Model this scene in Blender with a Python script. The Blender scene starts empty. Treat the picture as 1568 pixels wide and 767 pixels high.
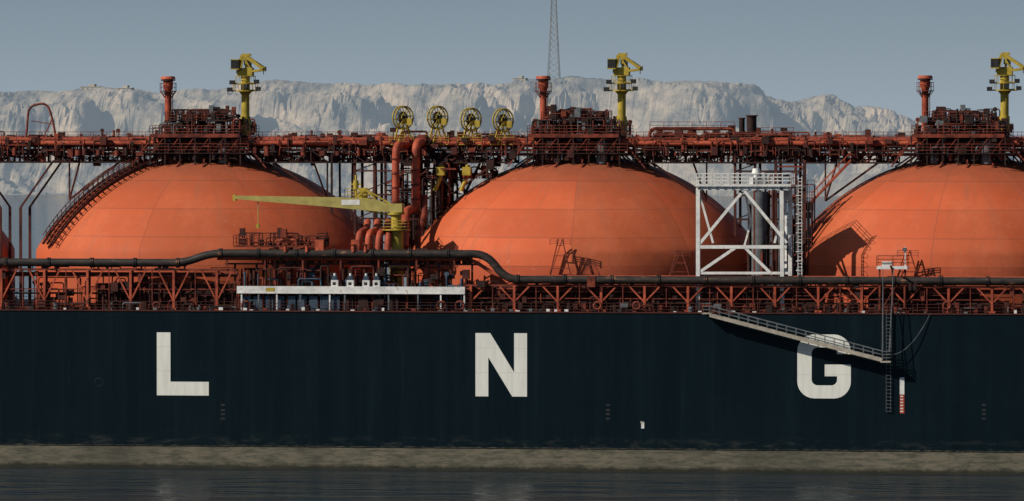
import bpy, bmesh, math, random
from mathutils import Vector, Matrix, noise
from mathutils.geometry import tessellate_polygon
random.seed(7)
sc=bpy.context.scene
# ------------------------------------------------ camera (position estimated from image coordinates, long lens)
YAW=math.radians(9); PITCH=math.radians(1.044); F=10400.0; D=800.0; H=40.6
CAM=Vector((D*math.sin(YAW),-D*math.cos(YAW),H))
fw=Vector((-math.sin(YAW)*math.cos(PITCH),math.cos(YAW)*math.cos(PITCH),-math.sin(PITCH)))
rt=Vector((math.cos(YAW),math.sin(YAW),0)); up=rt.cross(fw)
def P(u,v,y):  # u, v are image pixel coordinates, cast onto the depth plane y
    "metric position on the longitudinal plane y of the ship for an image pixel (u, v)"
    r=fw+rt*((u-784)/F)+up*(-(v-383.5)/F)
    return CAM+r*((y-CAM.y)/r.y)
def X(u,y,v=383): return P(u,v,y).x
def Z(v,y,u=784): return P(u,v,y).z
cam=bpy.data.cameras.new("Camera"); co=bpy.data.objects.new("Camera",cam); sc.collection.objects.link(co)
co.matrix_world=Matrix((( rt.x,up.x,-fw.x,CAM.x),(rt.y,up.y,-fw.y,CAM.y),(rt.z,up.z,-fw.z,CAM.z),(0,0,0,1)))
cam.sensor_width=36; cam.lens=36*F/1568; cam.clip_start=1; cam.clip_end=60000
sc.camera=co
# ------------------------------------------------ light
SUN=Vector((-.68,-.46,.57)).normalized()
el=math.asin(SUN.z); az=math.atan2(SUN.x,SUN.y)
w=bpy.data.worlds.new("World"); sc.world=w; w.use_nodes=True
nt=w.node_tree; bg=nt.nodes['Background']
sky=nt.nodes.new('ShaderNodeTexSky'); sky.sky_type='NISHITA'; sky.sun_disc=False
sky.sun_elevation=el; sky.sun_rotation=az; sky.air_density=1.0; sky.dust_density=0.6; sky.ozone_density=3.0
# low haze layer blended over the sky near the horizon
tcw=nt.nodes.new('ShaderNodeTexCoord'); spw=nt.nodes.new('ShaderNodeSeparateXYZ'); nt.links.new(tcw.outputs['Generated'],spw.inputs[0])
rw=nt.nodes.new('ShaderNodeValToRGB'); rw.color_ramp.elements[0].position=0; rw.color_ramp.elements[0].color=(.96,.96,.96,1); rw.color_ramp.elements[1].position=.35; rw.color_ramp.elements[1].color=(.15,.15,.15,1)
nt.links.new(spw.outputs[2],rw.inputs[0])
hc=nt.nodes.new('ShaderNodeValToRGB'); hc.color_ramp.elements[0].position=0; hc.color_ramp.elements[0].color=(.315,.385,.445,1); hc.color_ramp.elements[1].position=.021; hc.color_ramp.elements[1].color=(.200,.270,.335,1)
nt.links.new(spw.outputs[2],hc.inputs[0])
sm_=nt.nodes.new('ShaderNodeVectorMath'); sm_.operation='SCALE'; sm_.inputs['Scale'].default_value=1/.06; nt.links.new(hc.outputs[0],sm_.inputs[0])
mw=nt.nodes.new('ShaderNodeMix'); mw.data_type='RGBA'; nt.links.new(rw.outputs[0],mw.inputs[0]); nt.links.new(sky.outputs[0],mw.inputs[6]); nt.links.new(sm_.outputs[0],mw.inputs[7])
nt.links.new(mw.outputs[2],bg.inputs[0]); bg.inputs[1].default_value=0.06
sl=bpy.data.lights.new("sun","SUN"); sl.energy=4.9; sl.angle=math.radians(.5); sl.color=(1,.91,.78)
so=bpy.data.objects.new("sun",sl); sc.collection.objects.link(so)
so.rotation_euler=SUN.to_track_quat('Z','Y').to_euler(); so.location=(-200,-200,300)
sc.view_settings.view_transform='Standard'; sc.view_settings.look='None'; sc.view_settings.exposure=0

# ------------------------------------------------ materials
def newmat(n):
    m=bpy.data.materials.new(n); m.use_nodes=True
    return m,m.node_tree,m.node_tree.nodes['Principled BSDF']
def paint(name,c1,c2,scale=.6,rough=.6,c3=None,stretch=(1,1,1),metal=0,spec=.2,bump=0):
    m,t,b=newmat(name); N=t.nodes; L=t.links
    tc=N.new('ShaderNodeTexCoord'); mp=N.new('ShaderNodeMapping'); mp.inputs['Scale'].default_value=stretch
    L.new(tc.outputs['Object'],mp.inputs[0])
    n=N.new('ShaderNodeTexNoise'); n.inputs['Scale'].default_value=scale; n.inputs['Detail'].default_value=6; n.inputs['Roughness'].default_value=.65
    L.new(mp.outputs[0],n.inputs[0])
    r=N.new('ShaderNodeValToRGB'); r.color_ramp.elements[0].position=.36; r.color_ramp.elements[1].position=.62
    r.color_ramp.elements[0].color=(*c1,1); r.color_ramp.elements[1].color=(*c2,1)
    if c3:
        e=r.color_ramp.elements.new(.66); e.color=(*c3,1)
    L.new(n.outputs[0],r.inputs[0]); L.new(r.outputs[0],b.inputs['Base Color'])
    b.inputs['Roughness'].default_value=rough; b.inputs['Metallic'].default_value=metal
    b.inputs['Specular IOR Level'].default_value=spec
    return m
M={}
M['red']=paint('oxide_red_paint',(.055,.014,.010),(.22,.044,.024),1.0,.65,(.08,.030,.022))
M['brt']=paint('bright_red_paint',(.18,.034,.020),(.44,.092,.044),.5,.6,(.14,.045,.030))
M['drk']=paint('dark_rusty_steel',(.010,.007,.007),(.038,.016,.013),1.5,.7)
M['mar']=paint('maroon_paint',(.030,.010,.009),(.085,.022,.015),.5,.7,(.035,.016,.013))
M['yel']=paint('yellow_paint',(.27,.20,.03),(.43,.32,.045),1.2,.55,(.17,.11,.03))
M['pyel']=paint('faded_yellow_paint',(.26,.22,.07),(.38,.32,.10),.8,.6)
M['wht']=paint('white_paint',(.46,.46,.45),(.68,.68,.66),.9,.5,(.42,.37,.31))
M['gry']=paint('grey_paint',(.07,.08,.09),(.14,.15,.16),.8,.6)
M['blk']=paint('black_rubber',(.012,.013,.015),(.03,.03,.03),1,.6)
M['blu']=paint('blue_grey_paint',(.02,.04,.065),(.055,.09,.13),.8,.5)
M['pip']=paint('weathered_black_pipe',(.014,.014,.015),(.045,.034,.028),.55,.5,(.22,.10,.055),stretch=(1,3,3))
M['bei']=paint('beige_aluminium',(.24,.22,.18),(.38,.34,.28),1,.5)
M['rpt']=paint('draft_mark_red',(.28,.04,.025),(.36,.06,.03),1,.6)
M['hou']=paint('limewashed_wall',(.34,.32,.29),(.42,.40,.36),.05,.9)
M['hzy']=paint('hazy_steel',(.17,.20,.23),(.26,.26,.27),.1,.9)  # distant mast steel, with aerial haze mixed into its colour

# ------------------------------------------------ mesh builder
class MB:
    def __init__(s): s.v=[];s.f=[];s.m=[];s.mats=[];s.sm=[]
    def mi(s,k):
        if k not in s.mats: s.mats.append(k)
        return s.mats.index(k)
    def add(s,vs,fs,k,smooth=False):
        o=len(s.v); s.v+= [tuple(x) for x in vs]; i=s.mi(k)
        for f in fs: s.f.append([o+a for a in f]); s.m.append(i); s.sm.append(smooth)
    def frame(s,a,b):
        d=(b-a); d.normalize()
        u=Vector((0,0,1)) if abs(d.z)<.95 else Vector((0,1,0))
        r=d.cross(u).normalized(); return r,r.cross(d).normalized()
    def beam(s,a,b,w,k,h=None):
        a=Vector(a);b=Vector(b)
        if (b-a).length<1e-4: return
        h=h or w; r,u=s.frame(a,b); vs=[]
        for p in (a,b):
            for i,j in ((-1,-1),(1,-1),(1,1),(-1,1)): vs.append(p+r*(i*w/2)+u*(j*h/2))
        s.add(vs,[(3,2,1,0),(4,5,6,7),(0,1,5,4),(1,2,6,5),(2,3,7,6),(3,0,4,7)],k)
    def tube(s,a,b,r0,k,r1=None,n=10,caps=True):
        a=Vector(a);b=Vector(b); r1=r0 if r1 is None else r1
        if (b-a).length<1e-4: return
        r,u=s.frame(a,b); vs=[]
        for p,q in((a,r0),(b,r1)):
            for i in range(n):
                t=2*math.pi*i/n; vs.append(p+(r*math.cos(t)+u*math.sin(t))*q)
        s.add(vs,[(i,(i+1)%n,n+(i+1)%n,n+i) for i in range(n)],k,True)
        if caps: s.add(vs,[tuple(range(n))[::-1],tuple(range(n,2*n))],k)
    def pipe(s,pts,r,k,bend=1.0,n=12):
        pts=[Vector(p) for p in pts]; path=[pts[0]]
        for i in range(1,len(pts)-1):
            a,b,c=pts[i-1:i+2]; d=min(bend,(a-b).length*.49,(c-b).length*.49)
            if d<1e-4: continue
            p0=b+(a-b).normalized()*d; p2=b+(c-b).normalized()*d
            for j in range(7):
                t=j/6; path.append(p0*(1-t)**2+b*2*t*(1-t)+p2*t*t)
        path.append(pts[-1]); vs=[]; ref=None
        for i,p in enumerate(path):
            d=(path[min(i+1,len(path)-1)]-path[max(i-1,0)]).normalized()
            if ref is None: ref,_=s.frame(p,p+d)
            ref=(ref-d*ref.dot(d)).normalized(); u=ref.cross(d)
            for j in range(n):
                t=2*math.pi*j/n; vs.append(p+(ref*math.cos(t)+u*math.sin(t))*r)
        fs=[(i*n+j,i*n+(j+1)%n,(i+1)*n+(j+1)%n,(i+1)*n+j) for i in range(len(path)-1) for j in range(n)]
        s.add(vs,fs,k,True); s.add(vs,[tuple(range(n)),tuple(range(len(vs)-n,len(vs)))],k)
    def box(s,x0,x1,y0,y1,z0,z1,k):
        vs=[(x,y,z) for z in(z0,z1) for x,y in((x0,y0),(x1,y0),(x1,y1),(x0,y1))]
        s.add(vs,[(3,2,1,0),(4,5,6,7),(0,1,5,4),(1,2,6,5),(2,3,7,6),(3,0,4,7)],k)
    def rail(s,a,b,k='red',h=1.1,step=1.5,t=.055,n=3):
        a=Vector(a);b=Vector(b); c=max(1,int((b-a).length/step)); up_=Vector((0,0,h))
        for i in range(c+1):
            p=a.lerp(b,i/c); s.beam(p,p+up_,t,k)
        for j in range(1,n+1):
            o=up_*(j/n); s.beam(a+o,b+o,t,k)
    def railbox(s,x0,x1,y0,y1,z,k='red',h=1.1):
        c=[(x0,y0,z),(x1,y0,z),(x1,y1,z),(x0,y1,z)]
        for i in range(4): s.rail(c[i],c[(i+1)%4],k,h)
    def truss(s,a,b,h,bay,k,t=.14):
        a=Vector(a);b=Vector(b); c=max(1,round((b-a).length/bay)); dn=Vector((0,0,-h))
        s.beam(a,b,t,k); s.beam(a+dn,b+dn,t,k)
        for i in range(c+1):
            p=a.lerp(b,i/c); s.beam(p,p+dn,t*.8,k)
            if i<c:
                q=a.lerp(b,(i+1)/c)
                if i%2: s.beam(p,q+dn,t*.7,k)
                else: s.beam(p+dn,q,t*.7,k)
    def ring(s,c,ax,R,r,k,n=28,m=6):
        c=Vector(c); ax=Vector(ax).normalized(); u,v=s.frame(c,c+ax); vs=[]
        for i in range(n):
            t=2*math.pi*i/n; d=u*math.cos(t)+v*math.sin(t)
            for j in range(m):
                q=2*math.pi*j/m; vs.append(c+d*(R+r*math.cos(q))+ax*(r*math.sin(q)))
        s.add(vs,[(i*m+j,((i+1)%n)*m+j,((i+1)%n)*m+(j+1)%m,i*m+(j+1)%m) for i in range(n) for j in range(m)],k,True)
    def clutter(s,x0,x1,y0,y1,z0,z1,n,ks,rmax=.16):
        R=random
        for _ in range(n):
            k=R.choice(ks); x=R.uniform(x0,x1); y=R.uniform(y0,y1); z=R.uniform(z0,z1); c=R.random()
            if c<.35:
                s.tube((x,y,z0),(x,y,z),R.uniform(.05,rmax),k,n=6)
                if R.random()<.5: s.tube((x,y-.06,z),(x,y+.06,z),R.uniform(.15,.3),k,n=8)
            elif c<.62:
                l=R.uniform(.8,3.5); xe=min(x+l,x1)
                s.pipe([(x,y,z0),(x,y,z),(xe,y,z),(xe,y,z0+(z-z0)*R.uniform(0,.8))],R.uniform(.05,rmax*.8),k,.3,n=6)
            elif c<.8:
                a=R.uniform(.15,.5); b=R.uniform(.2,.6); s.box(x-a,x+a,y-a,y+a,z-b,z+b,k)
                s.tube((x,y,z0),(x,y,z-b),.05,k,n=5)
            elif c<.9:
                s.tube((x,y,z0),(x,y,min(z1,z0+R.uniform(.4,1.2))),R.uniform(.2,.4),k,n=10)
            else:
                l=R.uniform(1,3); s.beam((x,y,z),(min(x+l,x1),y,z),.1,k); s.beam((x,y,z0),(x,y,z),.1,k); s.beam((min(x+l,x1),y,z0),(min(x+l,x1),y,z),.1,k)
    def obj(s,name,parent=None):
        me=bpy.data.meshes.new(name); vs=s.v
        me.from_pydata(vs,[],s.f); 
        for k in s.mats: me.materials.append(M[k])
        me.polygons.foreach_set('material_index',s.m); me.polygons.foreach_set('use_smooth',s.sm)
        me.update(); ob=bpy.data.objects.new(name,me); sc.collection.objects.link(ob)
        if parent: ob.parent=parent
        return ob
def empty(name):
    e=bpy.data.objects.new(name,None); sc.collection.objects.link(e); return e

# ------------------------------------------------ water
m,t,b=newmat('sea_water'); N=t.nodes; L=t.links
b.inputs['Base Color'].default_value=(.003,.018,.034,1); b.inputs['Roughness'].default_value=.08; b.inputs['IOR'].default_value=1.33
tc=N.new('ShaderNodeTexCoord'); mp=N.new('ShaderNodeMapping'); mp.inputs['Scale'].default_value=(.4,1,1)
L.new(tc.outputs['Object'],mp.inputs[0])
n1=N.new('ShaderNodeTexNoise'); n1.inputs['Scale'].default_value=.5; n1.inputs['Detail'].default_value=5; L.new(mp.outputs[0],n1.inputs[0])
n2=N.new('ShaderNodeTexNoise'); n2.inputs['Scale'].default_value=.14; n2.inputs['Detail'].default_value=3; L.new(mp.outputs[0],n2.inputs[0])
ad=N.new('ShaderNodeMath'); ad.operation='MULTIPLY_ADD'; L.new(n2.outputs[0],ad.inputs[0]); ad.inputs[1].default_value=2.8; L.new(n1.outputs[0],ad.inputs[2])
bp=N.new('ShaderNodeBump'); bp.inputs['Strength'].default_value=.65; bp.inputs['Distance'].default_value=.6; L.new(ad.outputs[0],bp.inputs['Height']); L.new(bp.outputs[0],b.inputs['Normal'])
M['sea']=m
wb=MB(); wb.add([(-15000,-3000,0),(15000,-3000,0),(15000,25000,0),(-15000,25000,0)],[(0,1,2,3)],'sea'); wb.obj('water')

# ------------------------------------------------ hills
m,t,b=newmat('limestone_cliff'); N=t.nodes; L=t.links
tc=N.new('ShaderNodeTexCoord'); mp=N.new('ShaderNodeMapping'); mp.inputs['Scale'].default_value=(1,.5,1.5); L.new(tc.outputs['Object'],mp.inputs[0])
n1=N.new('ShaderNodeTexNoise'); n1.inputs['Scale'].default_value=.035; n1.inputs['Detail'].default_value=10; n1.inputs['Roughness'].default_value=.70; L.new(mp.outputs[0],n1.inputs[0])
r=N.new('ShaderNodeValToRGB'); r.color_ramp.elements[0].position=.38; r.color_ramp.elements[0].color=(.07,.066,.055,1)
r.color_ramp.elements[1].position=.66; r.color_ramp.elements[1].color=(.31,.24,.165,1)
e=r.color_ramp.elements.new(.49); e.color=(.17,.142,.105,1)
L.new(n1.outputs[0],r.inputs[0]); L.new(r.outputs[0],b.inputs['Base Color']); b.inputs['Roughness'].default_value=1; b.inputs['Specular IOR Level'].default_value=0
b.inputs['Emission Color'].default_value=(.33,.42,.51,1); b.inputs['Emission Strength'].default_value=.37   # sea haze painted in as an even blue glow of the rock
bp=N.new('ShaderNodeBump'); bp.inputs['Strength'].default_value=.8; bp.inputs['Distance'].default_value=5; L.new(n1.outputs[0],bp.inputs['Height']); L.new(bp.outputs[0],b.inputs['Normal'])
M['cliff']=m
sky_pts=[(-700,150),(-200,142),(63,141),(140,138),(250,141),(330,137),(395,127),(430,122),(500,129),(600,131),(700,131),(760,128),(800,122),(880,119),(930,120),(1000,125),(1100,126),(1150,131),(1175,146),(1215,157),(1240,156),(1270,144),(1300,157),(1340,170),(1380,180),(1430,188),(1480,195),(1535,210),(1700,226),(2300,234)]
Y0=3150.; WD=170.; TY=math.tan(YAW)
hp=[(X(u,Y0+150),Z(v,Y0+150,u)) for u,v in sky_pts]
def Hs(x):
    if x<=hp[0][0]: return hp[0][1]
    for (a,za),(c,zc) in zip(hp,hp[1:]):
        if x<=c: return za+(zc-za)*(x-a)/(c-a)
    return hp[-1][1]
def hz(x,y):
    tt=(y-Y0)/WD
    xv=x+(y-(Y0+150))*TY     # valleys run obliquely inland
    Hh=Hs(xv)
    if tt<0: return -3
    wx=x+24*noise.noise(Vector((x*.02,y*.02,1.7)))+10*noise.noise(Vector((x*.06,y*.05,4.7)))+y*.35
    rid=noise.ridged_multi_fractal(Vector((wx*.0115+5,y*.0085,3.1)),.9,2.15,8,1,2)
    big=noise.fractal(Vector((x*.006,4.2,2)),1,2,3)
    q=tt*1.12-.42*(rid-1.05)*(1 if tt<.9 else max(0,1-(tt-.9)*5))+big*.2
    q=max(0,min(1,q))
    prof=q*1.05 if q<.6 else (.63+(q-.6)*2.2 if q<.7 else min(1,.85+(q-.7)*.5))
    z=Hh*prof
    fine=noise.ridged_multi_fractal(Vector((x*.045,y*.03,9)),.85,2.2,6,1,2)-1
    z+=fine*3.6*min(1,tt*4)*(1 if q<.95 else .3)
    rug=1.6+3.6*max(0,min(1,(xv-hp[17][0])/60))
    z+=noise.fractal(Vector((xv*.045,2.3,1)),.6,2,5)*rug*max(0,min(1,(q-.5)*3))
    return max(z,-3)
nx,ny=1000,104
xa,xb=X(-450,Y0),X(2050,Y0)
vs=[];fs=[]
for j in range(ny):
    y=Y0-6+ (j/(ny-1))**1.1*330
    for i in range(nx):
        x=xa+(xb-xa)*i/(nx-1); z=hz(x,y); vs.append((x,y,z))
for j in range(ny-1):
    for i in range(nx-1):
        a=j*nx+i; fs.append((a,a+1,a+nx+1,a+nx))
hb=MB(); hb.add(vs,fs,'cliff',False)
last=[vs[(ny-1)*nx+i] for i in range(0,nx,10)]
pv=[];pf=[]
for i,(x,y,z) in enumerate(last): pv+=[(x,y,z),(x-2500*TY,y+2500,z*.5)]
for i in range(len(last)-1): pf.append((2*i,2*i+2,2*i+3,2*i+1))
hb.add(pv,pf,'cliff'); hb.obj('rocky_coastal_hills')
rm=MB(); my=Y0+175; mx=X(848,my); mz0=hz(mx,my)-1; mh=66; nb=18
for i in range(nb):
    z0=mz0+mh*i/nb; z1=mz0+mh*(i+1)/nb; a0=2.7*(1-i/nb)**1.3+.9; a1=2.7*(1-(i+1)/nb)**1.3+.9
    c0=[Vector((mx+sx*a0,my+sy*a0,z0)) for sx,sy in((-1,-1),(1,-1),(1,1),(-1,1))]
    c1=[Vector((mx+sx*a1,my+sy*a1,z1)) for sx,sy in((-1,-1),(1,-1),(1,1),(-1,1))]
    for q in range(4):
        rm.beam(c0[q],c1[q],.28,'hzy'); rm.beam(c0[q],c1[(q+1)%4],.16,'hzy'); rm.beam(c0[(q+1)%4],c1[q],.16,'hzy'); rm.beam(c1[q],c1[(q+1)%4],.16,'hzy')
rm.obj('radio_mast')
for u,wd,hh in ((138,12,.6),(190,9,.4),(372,14,.8),(795,8,.8)):
    yb=Y0+168; x=X(u,yb); z=min(hz(x+k_*wd/4,yb) for k_ in(-2,-1,0,1,2)); bb=MB()
    bb.box(x-wd/2,x+wd/2,yb,yb+9,z-5,z+hh+1.5,'hou'); bb.box(x-wd/2-.3,x+wd/2+.3,yb-.3,yb+9.3,z+hh+1.5,z+hh+1.75,'hou')
    bb.box(x-wd*.1,x+wd*.22,yb+1,yb+7,z+hh+1.75,z+hh+3.2,'hou')
    k=int(wd/3)
    for i in range(k):
        xx=x-wd/2+wd*(i+.5)/k; bb.box(xx-.35,xx+.35,yb-.05,yb+.1,z+.5,z+1.4,'gry')
    bb.obj('hilltop_building')

# ------------------------------------------------ hull
DECK=Z(478,0); BEAM=50.
m,t,b=newmat('navy_hull_paint'); N=t.nodes; L=t.links
tc=N.new('ShaderNodeTexCoord'); sp=N.new('ShaderNodeSeparateXYZ'); L.new(tc.outputs['Object'],sp.inputs[0])
def noi(scale,st,det=6,ro=.6):
    mp=N.new('ShaderNodeMapping'); mp.inputs['Scale'].default_value=st; L.new(tc.outputs['Object'],mp.inputs[0])
    n=N.new('ShaderNodeTexNoise'); n.inputs['Scale'].default_value=scale; n.inputs['Detail'].default_value=det; n.inputs['Roughness'].default_value=ro; L.new(mp.outputs[0],n.inputs[0]); return n.outputs[0]
def ramp(src,*st):
    r=N.new('ShaderNodeValToRGB'); el_=r.color_ramp.elements
    el_[0].position,el_[0].color=st[0][0],(*st[0][1],1); el_[1].position,el_[1].color=st[-1][0],(*st[-1][1],1)
    for p_,c_ in st[1:-1]: e=el_.new(p_); e.color=(*c_,1)
    L.new(src,r.inputs[0]); return r.outputs[0]
def mth(op,a,b_=None,c_=None,clamp=False):
    n=N.new('ShaderNodeMath'); n.operation=op; n.use_clamp=clamp
    for i,q in enumerate((a,b_,c_)):
        if q is None: continue
        if isinstance(q,(int,float)): n.inputs[i].default_value=q
        else: L.new(q,n.inputs[i])
    return n.outputs[0]
def mix(f,a,c):
    n=N.new('ShaderNodeMix'); n.data_type='RGBA'
    if isinstance(f,(int,float)): n.inputs[0].default_value=f
    else: L.new(f,n.inputs[0])
    for i,q in ((6,a),(7,c)):
        if isinstance(q,tuple): n.inputs[i].default_value=(*q,1)
        else: L.new(q,n.inputs[i])
    return n.outputs[2]
streak=noi(.35,(1.6,1,.06),8,.7)
navy=ramp(streak,(.3,(.0014,.0058,.0092)),(.55,(.0022,.0084,.0128)),(.75,(.0050,.0130,.0180)))
patch=noi(.07,(1,1,1.5),6,.7); navy=mix(mth('MULTIPLY',mth('SUBTRACT',patch,.5,clamp=True),2.6,clamp=True),navy,(.0045,.0120,.0160))
br=N.new('ShaderNodeTexBrick'); cx_=N.new('ShaderNodeCombineXYZ'); L.new(sp.outputs[0],cx_.inputs[0]); L.new(sp.outputs[2],cx_.inputs[1]); L.new(cx_.outputs[0],br.inputs[0])
br.inputs['Scale'].default_value=1; br.inputs['Brick Width'].default_value=9.5; br.inputs['Row Height'].default_value=2.9; br.inputs['Mortar Size'].default_value=.03; br.inputs['Mortar Smooth'].default_value=.5
navy=mix(mth('MULTIPLY',mth('MULTIPLY',br.outputs['Fac'],.35),noi(.2,(1,1,1),3)),navy,(.010,.018,.023))
# sparse salt runs and scratches
run=mth('MULTIPLY',mth('SUBTRACT',noi(1.1,(2.2,1,.10),6,.8),.60,clamp=True),5,clamp=True); navy=mix(mth('MULTIPLY',run,.4),navy,(.034,.036,.034))
scr=mth('MULTIPLY',mth('SUBTRACT',noi(1.6,(.12,1,3.5),6,.8),.62,clamp=True),7,clamp=True); lowz=mth('SUBTRACT',1,mth('MULTIPLY',mth('SUBTRACT',sp.outputs[2],4,clamp=False),.3,clamp=True),clamp=True)
navy=mix(mth('MULTIPLY',mth('MULTIPLY',scr,lowz),.7),navy,(.07,.07,.06))
zn=mth('MULTIPLY_ADD',mth('SUBTRACT',noi(.35,(1,1,1),6,.7),.5),1.1,sp.outputs[2])
bootn=noi(1.1,(.3,1,1.7),10,.8)
boot=ramp(bootn,(.3,(.032,.034,.028)),(.45,(.085,.082,.062)),(.57,(.165,.148,.11)),(.68,(.075,.044,.028)))
bootx=noi(.05,(1,1,.2),4); boot=mix(mth('MULTIPLY',mth('SUBTRACT',bootx,.45,clamp=True),3,clamp=True),boot,(.055,.055,.045))
bfac=mth('GREATER_THAN',2.78,mth('MULTIPLY_ADD',mth('SUBTRACT',noi(1.1,(1,1,1),4),.5),.25,sp.outputs[2]))
col=mix(bfac,navy,boot)
sc1=mth('MULTIPLY',mth('MULTIPLY',mth('SUBTRACT',4.3,zn,clamp=True),mth('SUBTRACT',noi(1.0,(.25,1,1),8,.8),.50,clamp=True)),mth('SUBTRACT',1,bfac))
col=mix(mth('MULTIPLY',sc1,2.4,clamp=True),col,(.075,.075,.066))
wet=mth('MULTIPLY',mth('SUBTRACT',.75,mth('MULTIPLY_ADD',mth('SUBTRACT',noi(.9,(1,1,1),6),.5),.9,sp.outputs[2])),2.2,clamp=True)
col=mix(mth('MULTIPLY',wet,.85),col,(.018,.019,.015))
L.new(col,b.inputs['Base Color']); b.inputs['Roughness'].default_value=.42; b.inputs['Specular IOR Level'].default_value=.10
bp=N.new('ShaderNodeBump'); bp.inputs['Strength'].default_value=.3; bp.inputs['Distance'].default_value=.10; L.new(noi(.3,(1,1,1),3),bp.inputs['Height']); L.new(bp.outputs[0],b.inputs['Normal'])
M['hull']=m
ship=empty('lng_carrier_ship')
hb=MB(); prof=[]
xs=[-170,-158,-140,-120]+list(range(-110,111,10))+[120,132,142,150]
def half(x):
    if x<-120: return 25*math.sqrt(max(.02,1-((-x-120)/51)**2))
    if x>120: return 25*(1-.35*((x-120)/30)**2)
    return 25
zs=[-3,0,1.2,2.8,6,12,DECK-.35,DECK]
for side in(-1,1):
    vs=[(x,25+side*half(x),z) for z in zs for x in xs]; n=len(xs)
    fs=[(j*n+i,j*n+i+1,(j+1)*n+i+1,(j+1)*n+i) for j in range(len(zs)-1) for i in range(n-1)]
    if side>0: fs=[f[::-1] for f in fs]
    hb.add(vs,fs,'hull')
n=len(xs)
for e_ in (0,n-1):
    x=xs[e_]; hb.add([(x,25-half(x),-3),(x,25+half(x),-3),(x,25+half(x),DECK),(x,25-half(x),DECK)],[(0,1,2,3)],'hull')
hb.add([(x,25+s_*(half(x)-.02),DECK-.02) for s_ in(-1,1) for x in xs],[(i,i+1,n+i+1,n+i) for i in range(n-1)],'mar')
hb.beam((-120,-.03,DECK+.02),(120,-.03,DECK+.02),.16,'mar')
hb.beam((-120,-.05,2.82),(120,-.05,2.82),.14,'hull')
hb.obj('hull',ship)
m,t,b=newmat('letter_white_paint'); N=t.nodes; L=t.links; tc=N.new('ShaderNodeTexCoord'); sp=N.new('ShaderNodeSeparateXYZ'); L.new(tc.outputs['Object'],sp.inputs[0])
c=ramp(noi(.7,(1.5,1,.15),7,.7),(.3,(.54,.55,.51)),(.6,(.68,.68,.63)))
br=N.new('ShaderNodeTexBrick'); cx_=N.new('ShaderNodeCombineXYZ'); L.new(sp.outputs[0],cx_.inputs[0]); L.new(sp.outputs[2],cx_.inputs[1]); L.new(cx_.outputs[0],br.inputs[0])
br.inputs['Scale'].default_value=1; br.inputs['Brick Width'].default_value=9.5; br.inputs['Row Height'].default_value=2.9; br.inputs['Mortar Size'].default_value=.04
c=mix(mth('MULTIPLY',br.outputs['Fac'],.4),c,(.4,.39,.35)); L.new(c,b.inputs['Base Color']); b.inputs['Roughness'].default_value=.6; b.inputs['Specular IOR Level'].default_value=.1
M['let']=m
def letter(name,pts,u0,u1,v0,v1,w_,h_):
    x0=X(u0,0);x1=X(u1,0);z1=Z(v0,0,(u0+u1)/2);z0=Z(v1,0,(u0+u1)/2)
    vv=[Vector((x0+(x1-x0)*a/w_,-.015,z0+(z1-z0)*c/h_)) for a,c in pts]
    tri=tessellate_polygon([[Vector((v.x,v.z,0)) for v in vv]])
    lb=MB(); fs=[]
    for a,b_,c_ in tri:
        nrm=(vv[b_]-vv[a]).cross(vv[c_]-vv[a])
        fs.append((a,b_,c_) if nrm.y<0 else (a,c_,b_))
    lb.add(vv,fs,'let'); lb.obj(name,ship)
letter('letter_L',[(0,0),(80,0),(80,21),(21,21),(21,96),(0,96)],240,319.5,509,605.5,80,96)
letter('letter_N',[(0,0),(20,0),(20,60),(57,0),(80,0),(80,97),(60,97),(60,37),(23,97),(0,97)],728,807,510,607,80,97)
def arc(cx,cy,r,a0,a1,n=7): return [(cx+r*math.cos(math.radians(a0+(a1-a0)*i/n)),cy+r*math.sin(math.radians(a0+(a1-a0)*i/n))) for i in range(n+1)]
g=[(82,68)]+arc(56,72,26,0,90)+arc(26,72,26,90,180)+arc(26,26,26,180,270)+arc(56,26,26,270,360)+[(82,52),(42,52),(42,34),(61,34)]+arc(52,29,9,0,-90)+arc(31,29,9,270,180)+arc(31,69,9,180,90)+arc(52,69.5,9,90,0)+[(61,68)]
letter('letter_G',g,1221,1303,512,610,82,98)
hf=MB()
a=X(1378,0);c=X(1385,0); hf.box(a,c,-.02,-.005,Z(604,0,1380),Z(578,0,1380),'wht'); hf.box(a,c,-.02,-.005,Z(633,0,1380),Z(604.5,0,1380),'rpt')
for i in range(6): hf.box(a+.08,c-.15,-.03,-.02,Z(606+i*4.6,0,1380)-.14,Z(606+i*4.6,0,1380),'wht')
a=X(982,0); hf.box(a,a+.35,-.02,-.005,Z(656,0,982),Z(646,0,982),'wht'); hf.box(a-.1,a+.2,-.03,-.02,Z(648,0,982),Z(645,0,982),'bei')
for u in(341,931,1507):
    x=X(u,0)
    for v in(620,628,634,641): 
        z=Z(v,0,u)
        hf.box(x-.24,x+.24,-.02,-.004,z-.12,z+.12,'blk')
x=X(151,0); hf.ring((x,0,Z(585,0,151)),(0,1,0),.5,.012,'blu')
hf.obj('draught_marks_and_fittings',ship)

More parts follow.
